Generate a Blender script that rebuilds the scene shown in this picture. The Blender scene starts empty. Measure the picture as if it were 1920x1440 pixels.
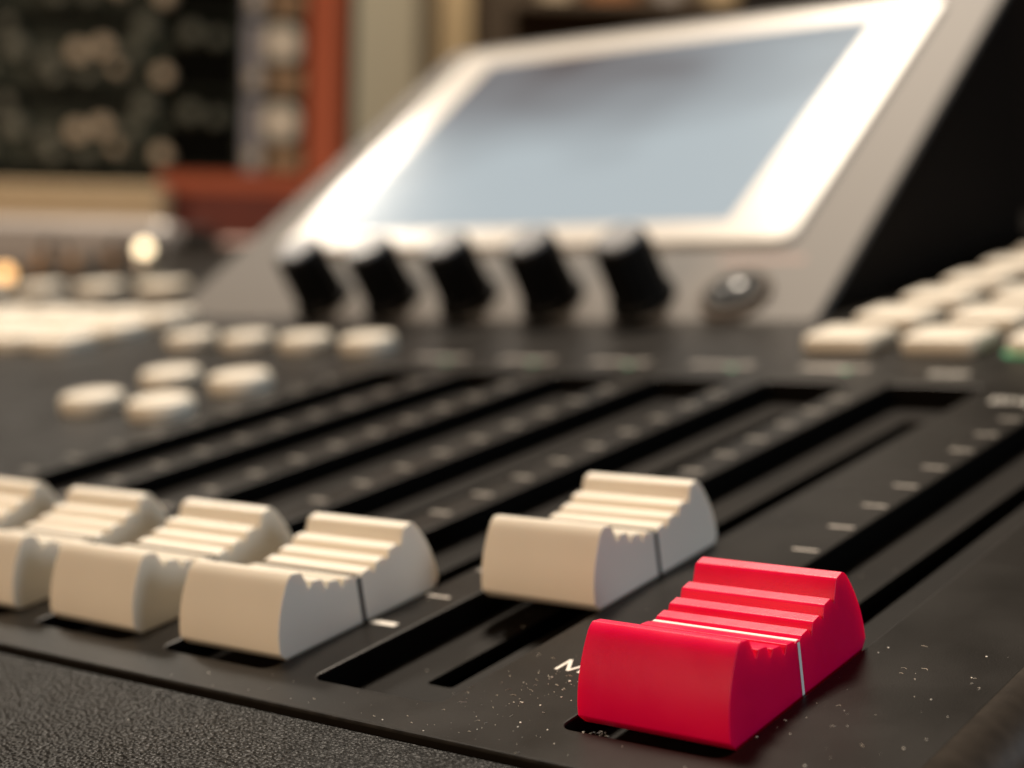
import bpy, bmesh, math, random
from mathutils import Matrix, Vector
random.seed(7)
S = 0.001                      # all lengths below are written in millimetres
scn = bpy.context.scene
col = scn.collection
R = math.radians

# ------------------------------------------------------------------ camera
# the console's faceplate is the plane z = 0 of the "desk frame"; the console
# itself leans 12.25 degrees towards its operator
G = Matrix.Rotation(R(12.25), 4, 'X')
cam_d = bpy.data.cameras.new('camera')
cam = bpy.data.objects.new('camera', cam_d)
col.objects.link(cam)
cam_d.sensor_width = 36.0
cam_d.lens = 55.65
cam_d.clip_start = 0.01
cam_d.clip_end = 50
cx = Vector((0.79193372, 0.60109601, -0.10735255))
cy = Vector((0.02858396, -0.21211491, -0.97682661))
cz = Vector((-0.60993765, 0.77051337, -0.18516266))
m = Matrix((cx, -cy, -cz)).transposed().to_4x4()
m.translation = Vector((96.933, -90.011, 48.522)) * S
cam.matrix_world = G @ m
cam_d.dof.use_dof = True
cam_d.dof.focus_distance = 0.1245
cam_d.dof.aperture_fstop = 20.0
scn.camera = cam

# ------------------------------------------------------------------ light
w = bpy.data.worlds.new('World')
scn.world = w
w.use_nodes = True
w.node_tree.nodes['Background'].inputs[0].default_value = (1.0, 0.87, 0.74, 1)
w.node_tree.nodes['Background'].inputs[1].default_value = 0.06


def lamp(name, loc, target, size, power, color, sy=None):
    d = bpy.data.lights.new(name, 'AREA')
    d.size = size
    if sy:
        d.shape = 'RECTANGLE'
        d.size_y = sy
    d.energy = power
    d.color = color
    o = bpy.data.objects.new(name, d)
    col.objects.link(o)
    o.location = loc
    o.rotation_euler = (Vector(target) - Vector(loc)).to_track_quat('-Z', 'Y').to_euler()
    return o


lamp('ceiling_lamp', (-0.62, 0.66, 1.72), (-0.1, 0.1, 0), 0.36, 55, (1.0, 0.86, 0.70))
lamp('second_ceiling_lamp', (-1.60, 0.80, 1.37), (-0.1, 0.2, 0), 0.20, 7.5, (1.0, 0.90, 0.76))
lamp('warm_fill', (-0.25, -1.6, 0.40), (0, 0, 0), 0.5, 14.5, (1.0, 0.72, 0.48))  # unseen warm fill, added to brighten the cap fronts
lamp('cool_fill', (1.6, 0.0, 0.35), (0, 0, 0), 0.6, 7.5, (0.74, 0.88, 1.0))  # added cool fill for the right-hand faces, no window modelled

scn.view_settings.view_transform = 'Standard'
scn.view_settings.look = 'None'
scn.view_settings.exposure = 0
scn.view_settings.gamma = 1
scn.view_settings.use_curve_mapping = False


# ------------------------------------------------------------------ materials
def mat(name, color, rough=0.5, metal=0.0, coat=0.0, sss=0.0, sss_r=(1, .5, .3), emit=None, es=0.0,
        bump=None, mottle=0.0, mscale=60.0, spec=0.5, rvar=0.0):
    """bump = list of (kind, scale, strength, distance_mm)"""
    mt = bpy.data.materials.new(name)
    mt.use_nodes = True
    nt = mt.node_tree
    b = nt.nodes['Principled BSDF']
    b.inputs['Base Color'].default_value = (*color, 1)
    b.inputs['Roughness'].default_value = rough
    b.inputs['Metallic'].default_value = metal
    b.inputs['Coat Weight'].default_value = coat
    b.inputs['Coat Roughness'].default_value = 0.12
    b.inputs['Specular IOR Level'].default_value = spec
    if sss:
        b.inputs['Subsurface Weight'].default_value = sss
        b.inputs['Subsurface Radius'].default_value = sss_r
        b.inputs['Subsurface Scale'].default_value = 0.0009
    if emit:
        b.inputs['Emission Color'].default_value = (*emit, 1)
        b.inputs['Emission Strength'].default_value = es
    tc = nt.nodes.new('ShaderNodeTexCoord')
    if mottle or rvar:
        n = nt.nodes.new('ShaderNodeTexNoise')
        n.inputs['Scale'].default_value = mscale
        n.inputs['Detail'].default_value = 6
        nt.links.new(tc.outputs['Object'], n.inputs['Vector'])
    if mottle:
        r = nt.nodes.new('ShaderNodeMapRange')
        r.inputs[1].default_value = 0.3
        r.inputs[2].default_value = 0.7
        r.inputs[3].default_value = 1 - mottle
        r.inputs[4].default_value = 1 + mottle
        nt.links.new(n.outputs[0], r.inputs[0])
        mx = nt.nodes.new('ShaderNodeVectorMath')
        mx.operation = 'SCALE'
        mx.inputs[0].default_value = color
        nt.links.new(r.outputs[0], mx.inputs['Scale'])
        nt.links.new(mx.outputs[0], b.inputs['Base Color'])
    if rvar:
        r = nt.nodes.new('ShaderNodeMapRange')
        r.inputs[1].default_value = 0.3
        r.inputs[2].default_value = 0.7
        r.inputs[3].default_value = rough - rvar
        r.inputs[4].default_value = rough + rvar
        nt.links.new(n.outputs[0], r.inputs[0])
        nt.links.new(r.outputs[0], b.inputs['Roughness'])
    prev = None
    for kind, sc, st, dist in (bump or []):
        if kind == 'noise':
            t = nt.nodes.new('ShaderNodeTexNoise')
            t.inputs['Detail'].default_value = 3
            out = t.outputs[0]
        else:
            t = nt.nodes.new('ShaderNodeTexVoronoi')
            t.feature = 'F1'
            out = t.outputs[0]
        t.inputs['Scale'].default_value = sc
        nt.links.new(tc.outputs['Object'], t.inputs['Vector'])
        bp = nt.nodes.new('ShaderNodeBump')
        bp.inputs['Strength'].default_value = st
        bp.inputs['Distance'].default_value = dist * S
        bp.invert = kind != 'noise'
        nt.links.new(out, bp.inputs['Height'])
        if prev:
            nt.links.new(prev.outputs[0], bp.inputs['Normal'])
        prev = bp
    if prev:
        nt.links.new(prev.outputs[0], b.inputs['Normal'])
    return mt


def wood(name, c1, c2, sc=8, rough=0.5):
    mt = mat(name, c1, rough)
    nt = mt.node_tree
    b = nt.nodes['Principled BSDF']
    tc = nt.nodes['Texture Coordinate']
    mp = nt.nodes.new('ShaderNodeMapping')
    mp.inputs['Scale'].default_value = (sc * 6, sc * 6, sc)
    n = nt.nodes.new('ShaderNodeTexNoise')
    n.inputs['Scale'].default_value = 3
    n.inputs['Detail'].default_value = 5
    n.inputs['Distortion'].default_value = 1.5
    cr = nt.nodes.new('ShaderNodeMix')
    cr.data_type = 'RGBA'
    cr.inputs[6].default_value = (*c1, 1)
    cr.inputs[7].default_value = (*c2, 1)
    nt.links.new(tc.outputs['Object'], mp.inputs[0])
    nt.links.new(mp.outputs[0], n.inputs['Vector'])
    nt.links.new(n.outputs[0], cr.inputs[0])
    nt.links.new(cr.outputs[2], b.inputs['Base Color'])
    return mt


M = {}
M['plate'] = mat('black_powder_coat', (0.0085, 0.0068, 0.0052), 0.36, spec=.085, mottle=0.18, mscale=90, rvar=0.05,
                 bump=[('noise', 5200, 0.35, 0.05)])
M['tray'] = mat('black_tray', (0.008, 0.0064, 0.005), 0.5, spec=.07, mottle=0.35, mscale=70, bump=[('noise', 3500, 0.5, 0.06)])
M['void'] = mat('unlit_interior', (0.004, 0.004, 0.004), 0.9)
M['leather'] = mat('grained_vinyl', (0.0070, 0.0069, 0.0065), 0.42, spec=.15, rvar=0.06, mscale=120,
                   bump=[('voronoi', 2500, 1.0, 0.22), ('noise', 7000, 0.5, 0.08)])
M['white_cap'] = mat('ivory_plastic', (0.77, 0.71, 0.605), 0.42, mottle=.012, mscale=220, rvar=.04, sss=0.25, sss_r=(1, .8, .6),
                     bump=[('noise', 5200, 0.15, 0.03)])
M['red_cap'] = mat('red_plastic', (0.80, 0.001, 0.068), 0.36, spec=.22, sss=0.5, sss_r=(2.6, .05, .4), mottle=.025, mscale=240, rvar=.07,
                   bump=[('noise', 6500, 0.4, 0.03), ('noise', 500, 0.12, 0.12)])
M['line_white'] = mat('white_line_paint', (0.82, 0.80, 0.76), 0.5)
M['line_black'] = mat('black_line_paint', (0.002, 0.002, 0.002), 0.8, spec=.1)
M['print'] = mat('grey_white_print', (0.52, 0.48, 0.43), 0.6, mottle=0.15, mscale=900)
M['print_bright'] = mat('white_print', (0.80, 0.77, 0.70), 0.6, mottle=0.1, mscale=900)
M['key'] = mat('beige_key_plastic', (0.78, 0.72, 0.61), 0.45, mottle=.05, mscale=40)
M['bezel'] = mat('silver_grey_paint', (0.145, 0.135, 0.125), 0.6, spec=0.25, bump=[('noise', 2500, .1, .05)])
M['frame'] = mat('glossy_white_frame', (0.70, 0.675, 0.63), 0.28, coat=0.3)
M['knob'] = mat('black_rubber', (0.002, 0.002, 0.002), 0.6, spec=.15)
M['knob_top'] = mat('grey_knob_cap', (0.22, 0.23, 0.25), 0.35)
M['side'] = mat('matt_black_side', (0.006, 0.004, 0.003), 0.7, spec=.1)
M['chrome'] = mat('dull_metal', (0.42, 0.38, 0.34), 0.3, metal=0.8)
M['dark_metal'] = mat('dark_bronze_ring', (0.10, 0.075, 0.055), 0.6, spec=.2)
M['dome'] = mat('blue_black_dome', (0.02, 0.024, 0.03), 0.3)
M['green'] = mat('green_led', (0.02, 0.3, 0.15), 0.4, emit=(0.05, 1.15, 0.42), es=0.12)
M['dust'] = mat('dust_lint', (0.85, 0.82, 0.74), 0.7)
M['cheek'] = wood('dark_wood_cheek', (0.03, 0.014, 0.007), (0.05, 0.022, 0.010), rough=.85)
M['redwood'] = wood('red_brown_wood', (0.62, 0.14, 0.05), (0.48, 0.095, 0.035), rough=.6)
M['darkred'] = wood('dark_red_wood', (0.20, 0.028, 0.012), (0.12, 0.018, 0.008), rough=.6)
M['pale_wood'] = wood('pale_wood', (0.72, 0.57, 0.36), (0.62, 0.47, 0.27), rough=.6)
M['cream'] = mat('cream_paint', (0.80, 0.72, 0.52), 0.7, mottle=.05, mscale=6)
M['tan'] = mat('tan_paint', (0.58, 0.44, 0.25), 0.7, mottle=.06, mscale=6)
M['wall'] = mat('brown_wall', (0.085, 0.058, 0.034), 0.8, mottle=.25, mscale=3)
M['floor'] = mat('brown_carpet', (0.05, 0.035, 0.025), 1.15, mottle=.2, mscale=20)
M['desk'] = wood('desk_wood', (0.10, 0.05, 0.025), (0.07, 0.035, 0.018))
M['unit'] = mat('dark_green_panel', (0.014, 0.020, 0.013), 0.5, spec=.2, mottle=.5, mscale=22)
M['unit_dark'] = mat('black_panel', (0.002, 0.002, 0.001), 0.7, spec=.05)
M['unit_knob'] = mat('brown_grey_knob', (0.68, 0.56, 0.40), 0.4)
M['unit_dim'] = mat('grey_green_knob', (0.11, 0.12, 0.09), 0.4)
M['ear'] = mat('grey_metal_ear', (0.32, 0.32, 0.36), 0.4)
M['pale_knob'] = mat('pale_beige_knob', (0.80, 0.72, 0.58), 0.45)
M['copper'] = mat('brown_plate', (0.45, 0.28, 0.15), 0.5)
M['silver'] = mat('silver_case', (0.42, 0.385, 0.36), 0.35, mottle=.15, mscale=14)
M['pink'] = mat('dusty_pink_plastic', (0.55, 0.33, 0.27), 0.5)
M['lit'] = mat('bright_glow', (1, .9, .7), 0.4, emit=(1, .80, .50), es=4.0)
M['lit_orange'] = mat('orange_glow', (1, .6, .3), 0.4, emit=(1, .55, .2), es=2.5)
M['orange'] = mat('orange_jar', (0.40, 0.17, 0.07), 0.5)

# the lit display: pale blue, with a dark reflection painted into its far corner
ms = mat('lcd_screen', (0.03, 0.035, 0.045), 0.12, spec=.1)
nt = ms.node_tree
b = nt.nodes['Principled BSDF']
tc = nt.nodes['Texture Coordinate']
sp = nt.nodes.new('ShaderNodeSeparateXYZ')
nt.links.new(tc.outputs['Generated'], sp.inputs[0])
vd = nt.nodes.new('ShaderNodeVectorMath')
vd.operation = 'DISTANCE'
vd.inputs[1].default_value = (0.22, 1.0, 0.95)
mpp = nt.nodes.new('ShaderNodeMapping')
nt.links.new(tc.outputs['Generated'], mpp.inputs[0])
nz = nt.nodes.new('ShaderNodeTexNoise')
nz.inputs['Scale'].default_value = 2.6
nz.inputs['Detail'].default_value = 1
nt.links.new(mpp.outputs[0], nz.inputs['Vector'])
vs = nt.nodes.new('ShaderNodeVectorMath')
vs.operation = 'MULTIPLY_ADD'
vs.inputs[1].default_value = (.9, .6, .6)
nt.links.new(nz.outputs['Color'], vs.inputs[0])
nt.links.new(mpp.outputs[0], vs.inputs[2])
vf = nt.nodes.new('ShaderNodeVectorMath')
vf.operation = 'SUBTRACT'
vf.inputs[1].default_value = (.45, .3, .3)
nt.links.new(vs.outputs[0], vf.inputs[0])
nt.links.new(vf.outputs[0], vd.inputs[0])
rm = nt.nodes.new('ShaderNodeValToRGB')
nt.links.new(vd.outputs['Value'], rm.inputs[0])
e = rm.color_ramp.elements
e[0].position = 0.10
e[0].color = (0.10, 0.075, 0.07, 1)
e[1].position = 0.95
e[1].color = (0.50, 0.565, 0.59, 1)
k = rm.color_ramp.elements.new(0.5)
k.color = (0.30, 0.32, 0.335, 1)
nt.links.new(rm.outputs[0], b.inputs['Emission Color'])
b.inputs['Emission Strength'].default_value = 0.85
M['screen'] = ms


# ------------------------------------------------------------------ helpers
def tag(o, label=None, cat=None, group=None, kind=None):
    if label: o['label'] = label
    if cat: o['category'] = cat
    if group: o['group'] = group
    if kind: o['kind'] = kind
    return o


def link(name, bm, m, parent=None, smooth=False, bevel=None):
    bmesh.ops.recalc_face_normals(bm, faces=bm.faces)
    bmesh.ops.scale(bm, vec=(S, S, S), verts=bm.verts)
    me = bpy.data.meshes.new(name)
    bm.to_mesh(me)
    bm.free()
    for mm in (m if isinstance(m, (list, tuple)) else [m]):
        me.materials.append(M[mm])
    o = bpy.data.objects.new(name, me)
    col.objects.link(o)
    if parent: o.parent = parent
    if smooth:
        for p in me.polygons: p.use_smooth = True
        if smooth == 'angle': me.set_sharp_from_angle(angle=R(30))
    if bevel:
        bv = o.modifiers.new('bevel', 'BEVEL')
        bv.width = bevel * S
        bv.segments = 3
        bv.limit_method = 'ANGLE'
        bv.angle_limit = R(28)
        bv.harden_normals = smooth == 'angle'
    return o


def empty(name, mtx):
    o = bpy.data.objects.new(name, None)
    o.empty_display_size = 0.02
    col.objects.link(o)
    o.matrix_world = mtx
    return o


def desk(x, y, z=0, rz=0):
    """a frame on the leaning console, origin in mm"""
    return G @ Matrix.Translation(Vector((x, y, z)) * S) @ Matrix.Rotation(rz, 4, 'Z')


def box(bm, x0, x1, y0, y1, z0, z1, mi=0):
    vs = [bm.verts.new(p) for p in ((x0, y0, z0), (x1, y0, z0), (x1, y1, z0), (x0, y1, z0),
                                    (x0, y0, z1), (x1, y0, z1), (x1, y1, z1), (x0, y1, z1))]
    fs = [bm.faces.new([vs[i] for i in q]) for q in
          ((3, 2, 1, 0), (4, 5, 6, 7), (0, 1, 5, 4), (1, 2, 6, 5), (2, 3, 7, 6), (3, 0, 4, 7))]
    for f in fs: f.material_index = mi
    return vs


def rrect(x0, x1, y0, y1, r, n=6):
    pts = []
    for cx_, cy_, a0 in ((x1 - r, y1 - r, 0), (x0 + r, y1 - r, 90), (x0 + r, y0 + r, 180), (x1 - r, y0 + r, 270)):
        for i in range(n + 1):
            a = R(a0 + 90 * i / n)
            pts.append((cx_ + r * math.cos(a), cy_ + r * math.sin(a)))
    return pts


def loft(bm, rings, cap0=True, cap1=True, mi=0):
    """rings: list of lists of 3-d points"""
    vr = [[bm.verts.new(p) for p in r] for r in rings]
    n = len(vr[0])
    for a, b_ in zip(vr, vr[1:]):
        for i in range(n):
            f = bm.faces.new((a[i], a[(i + 1) % n], b_[(i + 1) % n], b_[i]))
            f.material_index = mi
    if cap0: bm.faces.new(vr[0][::-1]).material_index = mi
    if cap1: bm.faces.new(vr[-1]).material_index = mi
    return vr


def rings_xy(prof, x0, x1, y0, y1, r):
    """prof: list of (inset, z)"""
    return [[(px, py, z) for px, py in rrect(x0 + d, x1 - d, y0 + d, y1 - d, max(r - d, .05))] for d, z in prof]


# ------------------------------------------------------------------ the room
floor = bmesh.new()
box(floor, -6000, 6000, -4000, 6000, -780, -750)
tag(link('floor', floor, 'floor'), kind='structure')

YAW = math.atan2(0.61, 0.792)
camloc = cam.matrix_world.translation.copy()


def room(r, d, u):
    """a frame standing upright in the room; r right, d away, u up of the desk's corner (mm)"""
    t = Matrix.Translation(Vector((camloc.x, camloc.y, camloc.z)))
    return t @ Matrix.Rotation(YAW, 4, 'Z') @ Matrix.Translation(Vector((r, d, u)) * S)


bm = bmesh.new()
box(bm, -2500, 2500, 0, 40, -900, 1700)
o = link('wall', bm, 'wall')
o.matrix_world = room(0, 1882, 0)
tag(o, kind='structure')

# desk under the console and the rack
t = empty('desk', Matrix.Translation((-0.3, 0.5, -0.75)))
bm = bmesh.new()
box(bm, -1500, 900, -650, 900, 655, 680)
link('desktop', bm, 'desk', t, bevel=2)
for sx in (-1440, 840):
    for sy in (-600, 840):
        bm = bmesh.new()
        box(bm, sx - 30, sx + 30, sy - 30, sy + 30, 0, 655)
        link('leg', bm, 'desk', t, bevel=2)
tag(t, 'dark wooden desk that carries the mixing console', 'desk')

# ------------------------------------------------------------------ mixing console
console = empty('mixing_console', desk(0, 0, 0))
tag(console, 'black mixing console with grooved fader slots, beige buttons and a tilted silver grey display', 'mixer')

W = 14.5                       # width of a fader recess
L = 120.5                      # length
XS = [26.5, 0, -20, -40, -60, -80, -100]
DEP = -2.8


def dep(y): return -2.7 - .75 * y / L


X0, X1, Y0, Y1 = -420, 54.0, -5.3, 330

bm = bmesh.new()


def fan_edges(ring):
    return [bm.edges.new((ring[i], ring[(i + 1) % len(ring)])) for i in range(len(ring))]


outer = [bm.verts.new((x, y, 0)) for x, y in ((X0, Y0 + .0), (X1, Y0 + .0), (X1, Y1), (X0, Y1))]
edges = fan_edges(outer)
holes = []
for x in XS:
    r0 = [bm.verts.new((px, py, 0)) for px, py in rrect(x - .18, x + W + .18, -.18, L + .18, 1.38)]
    edges += fan_edges(r0)
    holes.append((x, r0))
bmesh.ops.triangle_fill(bm, edges=edges, use_beauty=True)
for x, r0 in holes:
    prev = r0
    for d, z in ((.05, -.05), (0, -.2), (0, None)):
        cur = [bm.verts.new((px, py, dep(py) if z is None else z)) for px, py in rrect(x - d, x + W + d, -d, L + d, 1.2 + d)]
        for i in range(len(cur)):
            bm.faces.new((prev[i], prev[(i + 1) % len(cur)], cur[(i + 1) % len(cur)], cur[i])).material_index = 2 if z is None else 1
        prev = cur
# rolled front edge of the sheet, and the rolled right hand edge
pa, pb = outer[0], outer[1]
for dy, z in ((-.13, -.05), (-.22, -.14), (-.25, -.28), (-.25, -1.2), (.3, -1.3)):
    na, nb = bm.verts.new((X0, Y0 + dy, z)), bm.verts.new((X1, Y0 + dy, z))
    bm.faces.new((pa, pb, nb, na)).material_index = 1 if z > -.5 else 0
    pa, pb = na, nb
M['lip'] = mat('highlight_lip', (0.013, 0.011, 0.009), 0.42, spec=.16, mottle=.5, mscale=700)  # paler than the plate: the lip's highlight is painted into the base colour
M['wall_shade'] = mat('shaded_recess_wall', (0.003, 0.0025, 0.002), 0.8, spec=.05)  # blacker than the plate, the recess shade is put into the colour
link('faceplate', bm, ['plate', 'lip', 'wall_shade'], console)

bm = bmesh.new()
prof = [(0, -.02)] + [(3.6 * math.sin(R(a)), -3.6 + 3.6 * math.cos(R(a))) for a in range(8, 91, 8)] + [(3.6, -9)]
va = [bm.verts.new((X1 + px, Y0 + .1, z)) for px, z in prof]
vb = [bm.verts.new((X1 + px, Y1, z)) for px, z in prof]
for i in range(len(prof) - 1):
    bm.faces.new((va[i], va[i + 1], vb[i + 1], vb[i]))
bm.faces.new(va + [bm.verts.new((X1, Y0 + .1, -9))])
M['edge'] = mat('highlight_edge', (0.05, 0.043, 0.036), 0.4, spec=.5, mottle=.25, mscale=500, bump=[('noise', 5200, 0.35, 0.05)])  # lighter base colour stands in for the highlight along this edge
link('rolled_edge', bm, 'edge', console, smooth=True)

bm = bmesh.new()
box(bm, X1 + 3.8, X1 + 26, -70, Y1, -60, -7)
link('side_cheek', bm, 'cheek', console, bevel=2)

bm = bmesh.new()                                       # body below the plate
sn, cs = math.sin(R(12.25)), math.cos(R(12.25))
def zb(y): return (-69.5 - y * sn) / cs
for xx0, xx1 in ((X0 + .5, X1 - .5),):
    pts = [(Y0 + 2, -12), (Y0 + 2, zb(Y0)), (Y1 - 1, zb(Y1)), (Y1 - 1, -12)]
    loft(bm, [[(xx0, y, z) for y, z in pts], [(xx1, y, z) for y, z in pts]])
link('body', bm, 'side', console)
bm = bmesh.new()                                       # rear and left skirts of the sheet
box(bm, X0, X0 + 1.2, Y0 + .5, Y1, -13, -.03)
box(bm, X0 + 1.2, X1, Y1 - 1.2, Y1, -13, -.03)
link('skirt', bm, 'plate', console)

bm = bmesh.new()                                       # padded armrest in front
n = 160
prf = [(-5.75, -4.0), (-5.78, -1.0), (-5.9, -.72), (-6.2, -.55), (-6.8, -.47), (-12, -.45), (-40, -.6), (-62, -1.5),
       (-70, -4.5), (-74, -10), (-75, -18), (-75, -40)]
va = [bm.verts.new((X0, y, z)) for y, z in prf]
vb = [bm.verts.new((X1 + 3.6, y, z)) for y, z in prf]
for i in range(len(prf) - 1):
    bm.faces.new((va[i], va[i + 1], vb[i + 1], vb[i]))
for v in (va, vb):
    bm.faces.new(v + [bm.verts.new((v[0].co.x, -6.15, -40))])
link('armrest', bm, 'leather', console, smooth=False)

# fader trays with their travel slots
for x in XS:
    bm = bmesh.new()
    sx0, sx1, sy0, sy1 = x + 5.75, x + 8.75, 8.2, 112.3
    o_ = [bm.verts.new((px, py, dep(py))) for px, py in rrect(x - .3, x + W + .3, -.3, L + .3, 1.2)]
    i_ = [bm.verts.new((px, py, dep(py))) for px, py in rrect(sx0, sx1, sy0, sy1, .5)]
    ed = [bm.edges.new((q[i], q[(i + 1) % len(q)])) for q in (o_, i_) for i in range(len(q))]
    bmesh.ops.triangle_fill(bm, edges=ed, use_beauty=True)
    lo = [bm.verts.new((px, py, dep(py) - 1.2)) for px, py in rrect(sx0, sx1, sy0, sy1, .5)]
    for i in range(len(lo)):
        bm.faces.new((i_[i], i_[(i + 1) % len(lo)], lo[(i + 1) % len(lo)], lo[i]))
    tr = link('fader_tray', bm, 'tray', console)
    bm = bmesh.new()
    box(bm, sx0 - 2, sx1 + 2, sy0 - 2, sy1 + 2, -11, -10)
    box(bm, sx0 - 2, sx0 - .5, sy0 - 2, sy1 + 2, -10, -5.8)
    box(bm, sx1 + .5, sx1 + 2, sy0 - 2, sy1 + 2, -10, -5.8)
    link('track_well', bm, 'void', tr)

# printed level scales
def flat(bm, x0, x1, y0, y1, z=0.02):
    box(bm, x0, x1, y0, y1, z - .015, z)


for x in XS:
    bm = bmesh.new()
    cxx = x - 3.3 if x < 26 else x - 2.2
    for k in range(1, 13):
        y = 13.2 + 8.12 * k
        hw = 1.45 if x < 26 else 1.4
        flat(bm, cxx - hw, cxx + hw, y - .2, y + .2)
    link('level_scale', bm, 'print', console)
    bm = bmesh.new()
    flat(bm, cxx - 1.5, cxx + 1.5, 13.3 - .42, 13.3 + .42)
    if x < 26: link('zero_mark', bm, 'print_bright', console)
    else: bm.free()


bm = bmesh.new()
mp_ = [(19.25, 9.85), (19.3, 12.0), (20.4, 9.95), (21.5, 12.0), (21.55, 9.85)]
for k_, ((ax, ay), (bx_, by_)) in enumerate(zip(mp_, mp_[1:])):
    dx, dy = bx_ - ax, by_ - ay
    ln = math.hypot(dx, dy)
    nx, ny = -dy / ln * .17, dx / ln * .17
    ex, ey = dx / ln * .08, dy / ln * .08
    zz = .02 + .002 * k_
    loft(bm, [[(ax - ex + nx, ay - ey + ny, z), (bx_ + ex + nx, by_ + ey + ny, z), (bx_ + ex - nx, by_ + ey - ny, z), (ax - ex - nx, ay - ey - ny, z)]
              for z in (.004, zz)])
link('lettering', bm, 'print_bright', console)


def smudge(x0, x1, y0, y1, m='print', n=6):
    """a line of printed characters too far out of focus to read: small separate strokes"""
    bm = bmesh.new()
    wd = (x1 - x0) / n
    for i in range(n):
        a = x0 + i * wd
        flat(bm, a + wd * .12, a + wd * .3, y0, y1)
        if i % 3 != 1: flat(bm, a + wd * .3, a + wd * .82, y1 - .35, y1)
        if i % 2 == 0: flat(bm, a + wd * .3, a + wd * .82, y0, y0 + .35)
        flat(bm, a + wd * .64, a + wd * .82, y0 + .36, y1 - .36)
    return link('lettering', bm, m, console)


for i, x in enumerate(XS[2:]):
    smudge(x - 19.2 + 19.5, x + 12, 129.6, 132.2, n=7)
    bm = bmesh.new()
    bmesh.ops.create_circle(bm, cap_ends=True, radius=.75, segments=16, matrix=Matrix.Translation((x + 9.4, 128.2, .03)))
    link('status_light', bm, 'green', console)
smudge(-18.3 + .5, -10.8, 128.7, 131.3, n=4)
smudge(3.0, 8.9, 126.6, 129.2, 'print_bright', n=4)
smudge(17.9, 24.5, 111.4, 113.9, 'print_bright', n=3)


# ---- buttons on the plate
def button(x, y, wx, wy, h, r, m='key', name='button', glow=None):
    bm = bmesh.new()
    loft(bm, rings_xy([(0, .05), (0, h * .62), (.25, h * .85), (.7, h * .97), (1.3, h)], x - wx / 2, x + wx / 2, y - wy / 2, y + wy / 2, r))
    o = link(name, bm, m, console, smooth=True)
    if glow:
        bm = bmesh.new()
        loft(bm, rings_xy([(-.7, .03), (-.7, .3), (-.2, .4)], x - wx / 2, x + wx / 2, y - wy / 2, y + wy / 2, r), cap1=False)
        link('glow_ring', bm, 'green', o)
    return o


for j in range(8):
    for i in range(4):
        button(-18.9 + 17.2 * i, 147.5 + 19.6 * j, 12.8, 11.8, 2.7, 2.0, name='key', glow=(i == 2 and j == 0))
for i in range(4):
    button(-169.3 + 17.4 * i, 136, 11.6, 9.5, 3.1, 4.6)
for x, y in ((-135.5, 101), (-115.5, 100), (-133.3, 81), (-113.6, 80)):
    button(x, y, 12, 10, 3.1, 4.8)
for j in range(3):
    for i in range(8):
        button(-209 - 17.4 * i, 132 + 15 * j + (3 if i > 2 else 0), 15.5, 12.5, 3.2, 4.5)
for i in range(7):
    button(-150.5 - 17.4 * i, 62, 13, 11, 3.1, 5.0)
for i in range(6):
    button(-262 - 29 * i, 207, 17, 11, 3.5, 4.5)

# ---- the tilted display
TH = R(27)
hous = bpy.data.objects.new('display_unit', None)
col.objects.link(hous)
hous.parent = console
hous.location = (0, 169 * S, 0)
LEN = 131
cT, sT = math.cos(TH), math.sin(TH)
bpy.data.objects.remove(hous)
bm = bmesh.new()                                       # wedge housing: mesh is the part itself
xl0, xr0, xl1, xr1 = -216.2, -36.3, -208.8, -39.6
def onslope(s, h): return (169 + s * cT - h * sT, s * sT + h * cT)
rl = [(169 + .6, .05), onslope(.4, -1.6), onslope(LEN - 1, -1.6), (169 + LEN * cT + 4, LEN * sT - 8), (169 + LEN * cT + 4, .05)]
def xl(y): return xl0 + (xl1 - xl0) * (y - 169) / (LEN * cT)
def xr(y): return xr0 + (xr1 - xr0) * (y - 169) / (LEN * cT)
loft(bm, [[(xl(y) + 1, y, z) for y, z in rl], [(xr(y) - .6, y, z) for y, z in rl]])
hous = link('display_housing', bm, 'side', console)


def slab(name, m, quad, h0, h1, r=2.0, parent=None, bev=.5):
    """quad = ((x,s) lower-left, lower-right, upper-right, upper-left) on the sloping face"""
    bm = bmesh.new()
    (a, b2, c2, d2) = quad
    def P2(u, v):
        x = (a[0] * (1 - u) + b2[0] * u) * (1 - v) + (d2[0] * (1 - u) + c2[0] * u) * v
        s = (a[1] * (1 - u) + b2[1] * u) * (1 - v) + (d2[1] * (1 - u) + c2[1] * u) * v
        return x, s
    wq, hq = abs(b2[0] - a[0]), abs(d2[1] - a[1])
    rings = []
    for ins, h in ((0, h0), (0, h1 - bev * .7), (bev * .3, h1 - bev * .2), (bev, h1)):
        ring = []
        for px, py in rrect(ins, wq - ins, ins, hq - ins, max(r - ins, .1)):
            x, s = P2(px / wq, py / hq)
            y, z = onslope(s, h)
            ring.append((x, y, z))
        rings.append(ring)
    loft(bm, rings)
    return link(name, bm, m, parent, smooth=False)


slab('bezel', 'bezel', ((xl0, 0), (xr0, 0), (xr1, LEN), (xl1, LEN)), -1.5, 0, 1.5, hous)
slab('white_frame', 'frame', ((-198.8, 27.4), (-51.6, 25.2), (-52.6, 126), (-198.7, 126.2)), 0.02, 1.2, 4, hous, .8)
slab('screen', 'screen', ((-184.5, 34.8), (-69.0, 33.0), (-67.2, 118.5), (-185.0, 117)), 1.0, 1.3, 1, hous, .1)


def slope_mtx(x, s, h=0):
    y, z = onslope(s, h)
    return Matrix.Translation((x, y, z)) @ Matrix.Rotation(TH, 4, 'X')


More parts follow.
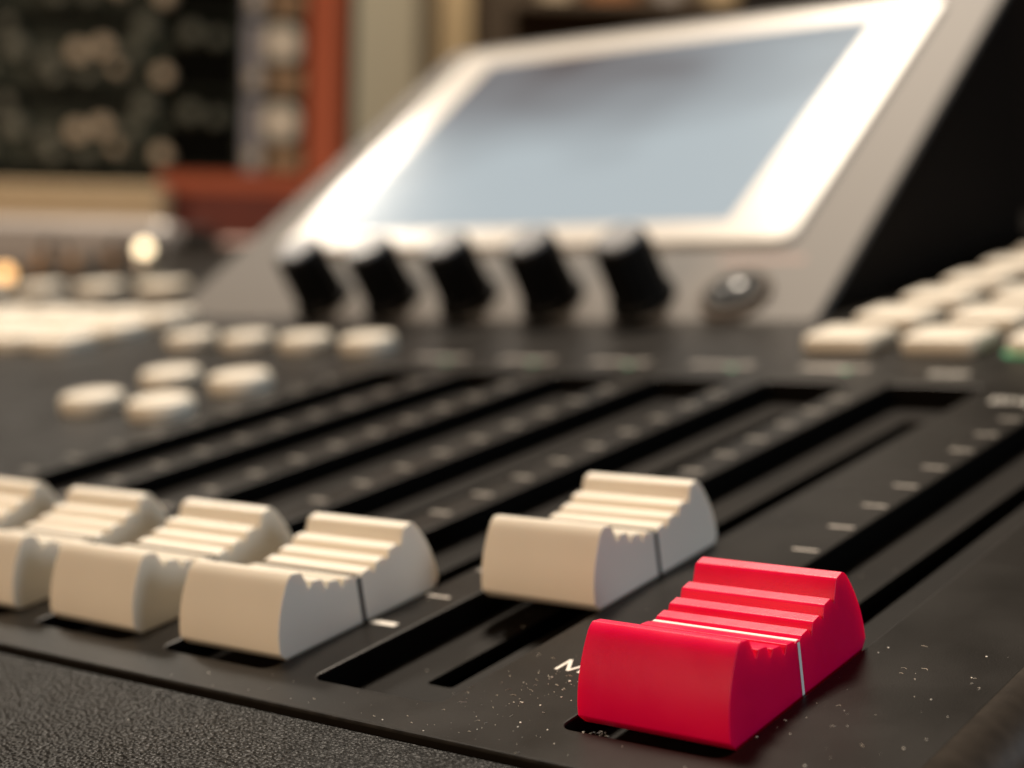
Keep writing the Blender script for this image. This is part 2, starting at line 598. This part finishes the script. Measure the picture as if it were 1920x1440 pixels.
for kx in (-166.3, -144.4, -122.2, -99.6, -77.1):
    bm = bmesh.new()
    rings = []
    for rr, z in ((7.0, .05), (7.0, 1.2), (6.3, 1.8), (6.0, 2.4), (5.7, 14.0), (5.3, 14.8), (5.2, 14.9)):
        ring = []
        for i in range(48):
            a = 2 * math.pi * i / 48
            fl = 1 + (.035 * math.cos(12 * a) if 2 < z < 14.5 else 0)
            ring.append((rr * fl * math.cos(a), rr * fl * math.sin(a), z))
        rings.append(ring)
    loft(bm, rings, cap0=False)
    mx = slope_mtx(kx, 7.0)
    bmesh.ops.transform(bm, matrix=mx, verts=bm.verts)
    kn = link('knob', bm, 'knob', hous, smooth=False)
    bm = bmesh.new()
    loft(bm, [[(rr * math.cos(2 * math.pi * i / 32), rr * math.sin(2 * math.pi * i / 32), z) for i in range(32)]
              for rr, z in ((4.7, 14.85), (4.7, 15.5), (4.3, 15.8))], cap0=False)
    bmesh.ops.transform(bm, matrix=mx, verts=bm.verts)
    tag(link('knob_cap', bm, 'knob_top', hous, smooth=False))

# round push encoder right of the knobs: metal ring, black collar, glossy dome
mx = slope_mtx(-56.4, 8.2)
def ring_part(name, prof, m, n=40):
    bm = bmesh.new()
    loft(bm, [[(rr * math.cos(2 * math.pi * i / n), rr * math.sin(2 * math.pi * i / n), z) for i in range(n)] for rr, z in prof],
         cap0=False)
    bmesh.ops.transform(bm, matrix=mx, verts=bm.verts)
    return link(name, bm, m, hous, smooth='angle')
ring_part('socket_ring', [(7.4, .03), (7.4, .9), (7.0, 1.3), (6.3, 1.3), (6.1, .5)], 'dark_metal')
ring_part('socket_collar', [(6.0, .35), (5.8, 1.5), (5.4, 1.8), (3.4, 1.8), (3.2, 1.4)], 'knob')
ring_part('push_dome', [(3.1, 1.4), (2.9, 2.0), (2.2, 2.4), (1.2, 2.6), (.3, 2.65)], 'dome')
M['red_print'] = mat('faded_red_print', (0.32, 0.16, 0.12), 0.6)
bm = bmesh.new()
for i in range(9):
    box(bm, i * 2.1, i * 2.1 + 1.5, 0, 1.6, 0, .02)
bmesh.ops.transform(bm, matrix=slope_mtx(-65, 19.3, .01), verts=bm.verts)
link('lettering', bm, 'red_print', hous)

# ------------------------------------------------------------------ fader caps
HW0 = W / 2 - .05


def cap_profile():
    """side outline (y, z) of a cap, y 0..23.2, from the near bottom round to the far bottom"""
    CY, H = 12.3, 7.15
    half = [(6.8, -.95), (2.3, -.6), (1.9, -.4), (1.15, .3), (1.0, .48), (1.0, .7)]
    for i in range(1, 15):                               # bowed outer face
        tt = i / 15
        half.append((1.0 + 2.5 * (tt ** 1.9), .7 + (H - .65) * tt * (1 - .02 * tt)))
    top = [(3.58, 7.0), (3.9, 7.17), (4.95, 6.98), (5.2, 6.75)]
    def base(y): return 4.42 + 2.45 * ((CY - y) / 8.1) ** 1.75
    top.append((5.85, base(5.85) - .85))
    for c in (6.95, 9.05, 11.15):
        b_ = base(c)
        top += [(c - .80, b_ - .12), (c - .62, b_ + .12), (c + .48, b_ - .03), (c + .66, b_ - .18)]
        if c < 11: top += [(c + 1.0, base(c + 1.0) - .72)]
    top += [(11.95, 4.2), (12.05, 4.30)]
    half += top
    return half + [(2 * CY - y, z) for y, z in reversed(half)]


def hwid(z): return 6.74 - .028 * z


def make_cap(name, m, ml, label, x, y, group=None):
    root = empty(name, desk(x + W / 2, y + 12.3, 0))
    tag(root, label, 'fader cap', group)
    pr_ = cap_profile()
    bm = bmesh.new()
    loft(bm, [[(-hwid(z), yy - 12.3, z) for yy, z in pr_], [(hwid(z), yy - 12.3, z) for yy, z in pr_]])
    link('cap_body', bm, m, root, smooth='angle', bevel=.14)
    # pointer line over the top and down both sides
    bm = bmesh.new()
    e_ = .03
    zt = 4.24
    path = [(-hwid(-.3) - e_, -.3), (-hwid(zt) - e_ - .005, zt - .12), (-hwid(zt) + .12, zt + .09), (hwid(zt) - .12, zt + .09),
            (hwid(zt) + e_ + .005, zt - .12), (hwid(-.3) + e_, -.3)]
    inn = [(-hwid(-.3) + .3, -.3), (-hwid(zt) + .3, zt - .5), (-hwid(zt) + .4, zt - .4), (hwid(zt) - .4, zt - .4),
           (hwid(zt) - .3, zt - .5), (hwid(-.3) - .3, -.3)]
    hwl = .19 if ml == 'line_white' else .27
    for i in range(len(path) - 1):
        q = [path[i], path[i + 1], inn[i + 1], inn[i]]
        loft(bm, [[(a, -hwl, b2) for a, b2 in q], [(a, hwl, b2) for a, b2 in q]])
    bmesh.ops.remove_doubles(bm, verts=bm.verts, dist=.001)
    link('pointer_line', bm, ml, root)
    # the stem that runs through the slot
    bm = bmesh.new()
    box(bm, -.6, .6, -2.5, 2.5, -9, -1.5)
    link('stem', bm, 'void', root)
    return root


def copy_cap(src, label, x, y, turn=0):
    r = src.copy()
    col.objects.link(r)
    r.matrix_world = desk(x + W / 2, y + 12.3, 0, R(turn))
    r['label'] = label
    for ch in list(src.children):
        c = ch.copy()
        col.objects.link(c)
        c.parent = r
    return r


make_cap('fader_cap', 'red_cap', 'line_white', 'red ridged fader cap with a white centre line, in the foreground', 26.75, 0.6)
grp = 'ivory fader caps standing in the fader slots'
c0 = make_cap('fader_cap', 'white_cap', 'line_black',
              'ivory fader cap pushed part way up its slot, behind the red cap', 0.1, 22.4, grp)
copy_cap(c0, 'ivory fader cap at its near slot end, closest to the red cap', -20, 1.15, 0.4)
copy_cap(c0, 'second ivory fader cap from the right in the near row', -40, 1.15, -0.7)
copy_cap(c0, 'third ivory fader cap from the right in the near row', -60, 1.15, 0.5)
copy_cap(c0, 'leftmost ivory fader cap, only its far ridges showing at the picture edge', -80, 1.15, -0.3)

# ------------------------------------------------------------------ dust
bm = bmesh.new()


def speck(x, y, z, s):
    mtx = Matrix.Translation((x, y, z)) @ Matrix.Rotation(random.uniform(0, 3.1), 4, 'Z')
    bmesh.ops.create_icosphere(bm, subdivisions=1, radius=s, matrix=mtx @ Matrix.Diagonal((1, random.uniform(.4, 1), .5, 1)))


def fibre(x, y, z, ln, th=.022):
    a = random.uniform(0, 6.28)
    pts = []
    for i in range(5):
        pts.append((x, y, z + .03 + .05 * math.sin(i)))
        a += random.uniform(-.9, .9)
        x += math.cos(a) * ln / 4
        y += math.sin(a) * ln / 4
    rings = []
    for p in pts:
        rings.append([(p[0] + th * math.cos(k * 2.094), p[1] + th * math.sin(k * 2.094), p[2] + th * math.sin(k * 2.094 + 1)) for k in range(3)])
    loft(bm, rings)


def blocked(x, y):
    for q in XS:
        if q - .3 < x < q + W + .3 and -.3 < y < L + .3: return True
    return False


cnt = 0
while cnt < 230:
    r = random.random()
    if r < .42:
        x, y = random.gauss(20, 3.4), random.gauss(5.0, 4.2)
    elif r < .68:
        x, y = random.uniform(41.2, 53), random.uniform(-5, 26)
    elif r < .85:
        x, y = random.uniform(-20, 45), random.uniform(-5, -.4)
    else:
        x, y = random.uniform(-60, 53), random.uniform(-5, 110)
    if y < -5.1 or x > 53.5: continue
    if blocked(x, y): continue
    cnt += 1
    if random.random() < .72: speck(x, y, .03, min(.135, random.lognormvariate(-3.15, .55)))
    else: fibre(x, y, .0, random.uniform(.15, .6), random.uniform(.010, .022))
for _ in range(160):                                    # in the trays
    q = random.choice(XS[:3])
    x, y = q + random.uniform(.5, W - .5), random.uniform(.5, 60)
    if 5.4 < x - q < 9.1 and y > 7.8: continue
    speck(x, y, dep(y) + .02, min(.1, random.lognormvariate(-3.4, .5)))
for _ in range(70):                                     # on the armrest
    speck(random.uniform(-70, 20), random.uniform(-30, -6.5), -.43, min(.09, random.lognormvariate(-3.4, .4)))
for _ in range(9):                                     # caught round the lip of the red fader's recess
    fibre(26.5 + random.uniform(1.5, 4.5), random.uniform(-.1, .5), -.05, random.uniform(.3, .8), .02)
o = link('dust', bm, 'dust')
o.matrix_world = desk(0, 0, 0)
tag(o, 'pale dust specks and lint scattered on the black faceplate', 'dust', kind='stuff')

# ------------------------------------------------------------------ things behind the console
# rack of processors in a red brown wooden frame
RK = (-119, 900, 96)
rack = empty('equipment_rack', room(*RK))
tag(rack, 'red brown wooden frame holding dark rack units at upper left', 'rack')
bm = bmesh.new(); box(bm, 0, 18.5, -4, 30, -5, 330); link('side_post', bm, 'redwood', rack, bevel=1)
bm = bmesh.new(); box(bm, -510, -488, -4, 260, -5, 330); link('side_post', bm, 'redwood', rack, bevel=1)
bm = bmesh.new(); box(bm, -486, -84, -2, 250, -6, 3.5); link('bottom_rail', bm, 'unit_dark', rack, bevel=1)
bm = bmesh.new(); box(bm, -83.5, -.5, -4, 250, -7, 3.5); link('front_rail', bm, 'redwood', rack, bevel=1)
bm = bmesh.new(); box(bm, -486, -.5, -2, 250, 302, 314); link('top_rail', bm, 'redwood', rack, bevel=1)
bm = bmesh.new(); box(bm, -486, -.5, 250, 256, 3.6, 302); link('back_board', bm, 'unit_dark', rack)


def cyl(bm, x, z, r, y0, y1, n=20, mi=0, sx=1.0):
    loft(bm, [[(x + sx * rr * math.cos(2 * math.pi * i / n), y, z + rr * math.sin(2 * math.pi * i / n)) for i in range(n)]
              for rr, y in ((r, y0), (r, y1 + .6), (r * .85, y1))], cap0=False, mi=mi)


labels = ['lowest dark rack unit, on the red brown bottom rail', 'second dark rack unit from the bottom of the wooden frame',
          'third dark rack unit from the bottom of the wooden frame', 'fourth dark rack unit from the bottom, above the picture edge',
          ]
first = None
for k in range(3):
    z0 = 4.5 + 44.5 * k
    if first is None:
        u = empty('rack_unit', room(RK[0] - 241, RK[1], RK[2] + z0))
        tag(u, labels[k], 'rack unit', 'dark rack units stacked in the wooden frame')
        bm = bmesh.new(); box(bm, -240, 240, 2, 200, 0, 43.6); link('front_panel', bm, 'unit', u, bevel=.5)
        bm = bmesh.new(); box(bm, 160, 201, 1.2, 1.9, 2, 27); box(bm, -230, 200, 1.0, 1.8, 36, 43); link('dark_window', bm, 'unit_dark', u)
        bm = bmesh.new(); box(bm, 205, 214, .5, 1.8, 1, 42); link('metal_ear', bm, 'ear', u)
        for (kx, kz, kr, km) in ((112, 21, 5.0, 'unit_knob'), (126, 24, 5.0, 'unit_knob'), (77, 23, 6, 'unit_dim'), (57, 26, 5, 'unit_dim'),
                                 (150, 36, 6, 'unit_dim'), (160, 9, 4.5, 'unit_knob'), (95, 16, 5, 'unit_dim'), (100, 8, 4, 'unit_dim'), (60, 10, 5, 'unit_dim'),
                                 (143, 22, 5, 'unit_dim'), (176, 33, 5, 'unit_dim'), (190, 30, 4, 'unit_dim'), (118, 9, 4, 'unit_dim'), (72, 36, 4, 'unit_dim'), (134, 12, 3, 'unit_knob'), (30, 22, 6, 'unit_knob'), (0, 25, 6, 'unit_dim'), (-40, 20, 6, 'unit_knob'), (-90, 24, 6, 'unit_dim'),
                                 (-140, 22, 6, 'unit_dim'), (-190, 24, 6, 'unit_knob')):
            bm = bmesh.new(); cyl(bm, kx, kz, kr, 1.9, -9); link('knob', bm, km, u, smooth=False)
        bm = bmesh.new(); loft(bm, [[(a, y, b2) for a, b2 in rrect(217, 236, 19, 38, 5)] for y in (1.9, -7)]); link('output_knob', bm, 'pale_knob', u)
        bm = bmesh.new(); box(bm, 219, 237, .4, 1.9, 3, 13); link('name_plate', bm, 'copper', u)
        bm = bmesh.new(); cyl(bm, 211, 9, 4.0, .4, -3); link('indicator', bm, 'pale_knob', u)
        first = u
    else:
        u = first.copy(); col.objects.link(u); u.matrix_world = room(RK[0] - 241, RK[1], RK[2] + z0)
        u['label'] = labels[k]
        for ch in list(first.children):
            c = ch.copy(); col.objects.link(c); c.parent = u


def thing_box(name, label, cat, r, d, u, sx, sy, sz, m, rz=0, bev=3):
    bm = bmesh.new()
    box(bm, 0, sx, 0, sy, 0, sz)
    o = link(name, bm, m, bevel=bev)
    o.matrix_world = room(r, d, u) @ Matrix.Rotation(R(rz), 4, 'Z')
    return tag(o, label, cat)


thing_box('storage_block', 'dark red wooden block under the right end of the rack frame', 'block', -199, 890, 60, 80, 200, 28, 'darkred')
thing_box('pale_box', 'pale wooden box under the dark rack units at the left edge', 'box', -420, 870, 66, 226, 24, 24, 'pale_wood')
thing_box('shelf_board', 'grey brown board beneath the pale box and the red block', 'board', -500, 860, 28.5, 420, 260, 30.5, 'silver')
thing_box('low_cabinet', 'dark wooden cabinet behind the console that carries the case and the rack', 'cabinet', -520, 652, -96, 445, 500, 124, 'desk')
thing_box('cream_cabinet', 'narrow cream cabinet right of the red brown post', 'cabinet', -132, 1250, -97, 52, 300, 600, 'cream')
thing_box('tan_cabinet', 'tan cabinet standing between the cream cabinet and the brown wall', 'cabinet', -112, 1600, -97, 62, 200, 700, 'tan')
thing_box('wall_shelf', 'dark wall shelf above the far edge of the display', 'shelf', -10, 1700, 374, 700, 180, 12, 'wall')
for i, (r_, wd, mm, nm) in enumerate(((20, 40, 'unit_knob', 'grey brown'), (72, 62, 'orange', 'orange brown'), (150, 30, 'silver', 'silver grey'), (205, 40, 'tan', 'tan'))):
    bm = bmesh.new()
    loft(bm, [[(rr * math.cos(2 * math.pi * q / 24), rr * math.sin(2 * math.pi * q / 24), z) for q in range(24)]
              for rr, z in ((wd * .42, 0), (wd * .5, 5), (wd * .5, 55), (wd * .38, 66), (wd * .38, 80))])
    o = link('storage_jar', bm, mm, smooth=False)
    o.matrix_world = room(r_ + wd / 2, 1760, 386.5)
    tag(o, nm + ' jar on the wall shelf above the display', 'jar')

thing_box('dark_backdrop', 'black block added to darken the background behind the beige keys at the right edge', 'cabinet', 150, 800, -97, 500, 300, 600, 'side')  # added block that keeps the background dark on the right

# clutter on the left behind the beige buttons
thing_box('silver_case', 'silver case with rounded edges at the left edge behind the beige buttons', 'case', -294, 656, 28.5, 153, 90, 25, 'silver', bev=8)
thing_box('black_block', 'small black block between the silver case and the display', 'block', -139, 656, 28.5, 13, 60, 22, 'knob')
thing_box('pink_block', 'dusty pink block beside the grey left edge of the display', 'block', -125, 660, 28.5, 22, 30, 18, 'pink', bev=4)
for (r_, d_, u_, s_, mm, lb) in ((-131, 560, 35, 2.6, 'lit', 'bright round ball glowing in front of the silver case'),
                                 (-180, 560, 25, 2.9, 'lit_orange', 'orange ball glowing at the left picture edge')):
    rt = empty('glow_ball', room(r_, d_, u_))  # small glowing ball on a stem
    tag(rt, lb, 'lamp')
    bm = bmesh.new(); bmesh.ops.create_uvsphere(bm, u_segments=20, v_segments=12, radius=s_); link('ball', bm, mm, rt, smooth=True)
    bm = bmesh.new(); loft(bm, [[(rr * math.cos(2 * math.pi * q / 20), rr * math.sin(2 * math.pi * q / 20), z) for q in range(20)]
                                for rr, z in ((3.4, -60), (3.4, -s_ * .8), (2.6, -s_ * .7))]); link('ball_stem', bm, 'chrome', rt)

for r_, u_, rot, lb in ((-172, 30, 20, 'brown plug leaning left between the two glowing balls'),
                        (-160, 29, -25, 'brown plug leaning right between the two glowing balls'),
                        (-146, 30, 8, 'brown upright plug beside the bright round ball')):
    rt = empty('jack_plug', room(r_, 575, u_) @ Matrix.Rotation(R(rot), 4, 'Y'))
    tag(rt, lb, 'plug')
    for nm, mm, pf in (('sleeve', 'copper', ((2.2, -14), (2.4, -12), (2.4, 3), (1.9, 4.5))), ('cable', 'knob', ((1.2, 4.6), (1.2, 9), (1.0, 9.3))),
                       ('tip', 'chrome', ((1.4, -60), (1.5, -58), (1.5, -14.1)))):
        bm = bmesh.new()
        loft(bm, [[(rr * math.cos(2 * math.pi * q / 16), rr * math.sin(2 * math.pi * q / 16), z) for q in range(16)] for rr, z in pf])
        link(nm, bm, mm, rt)
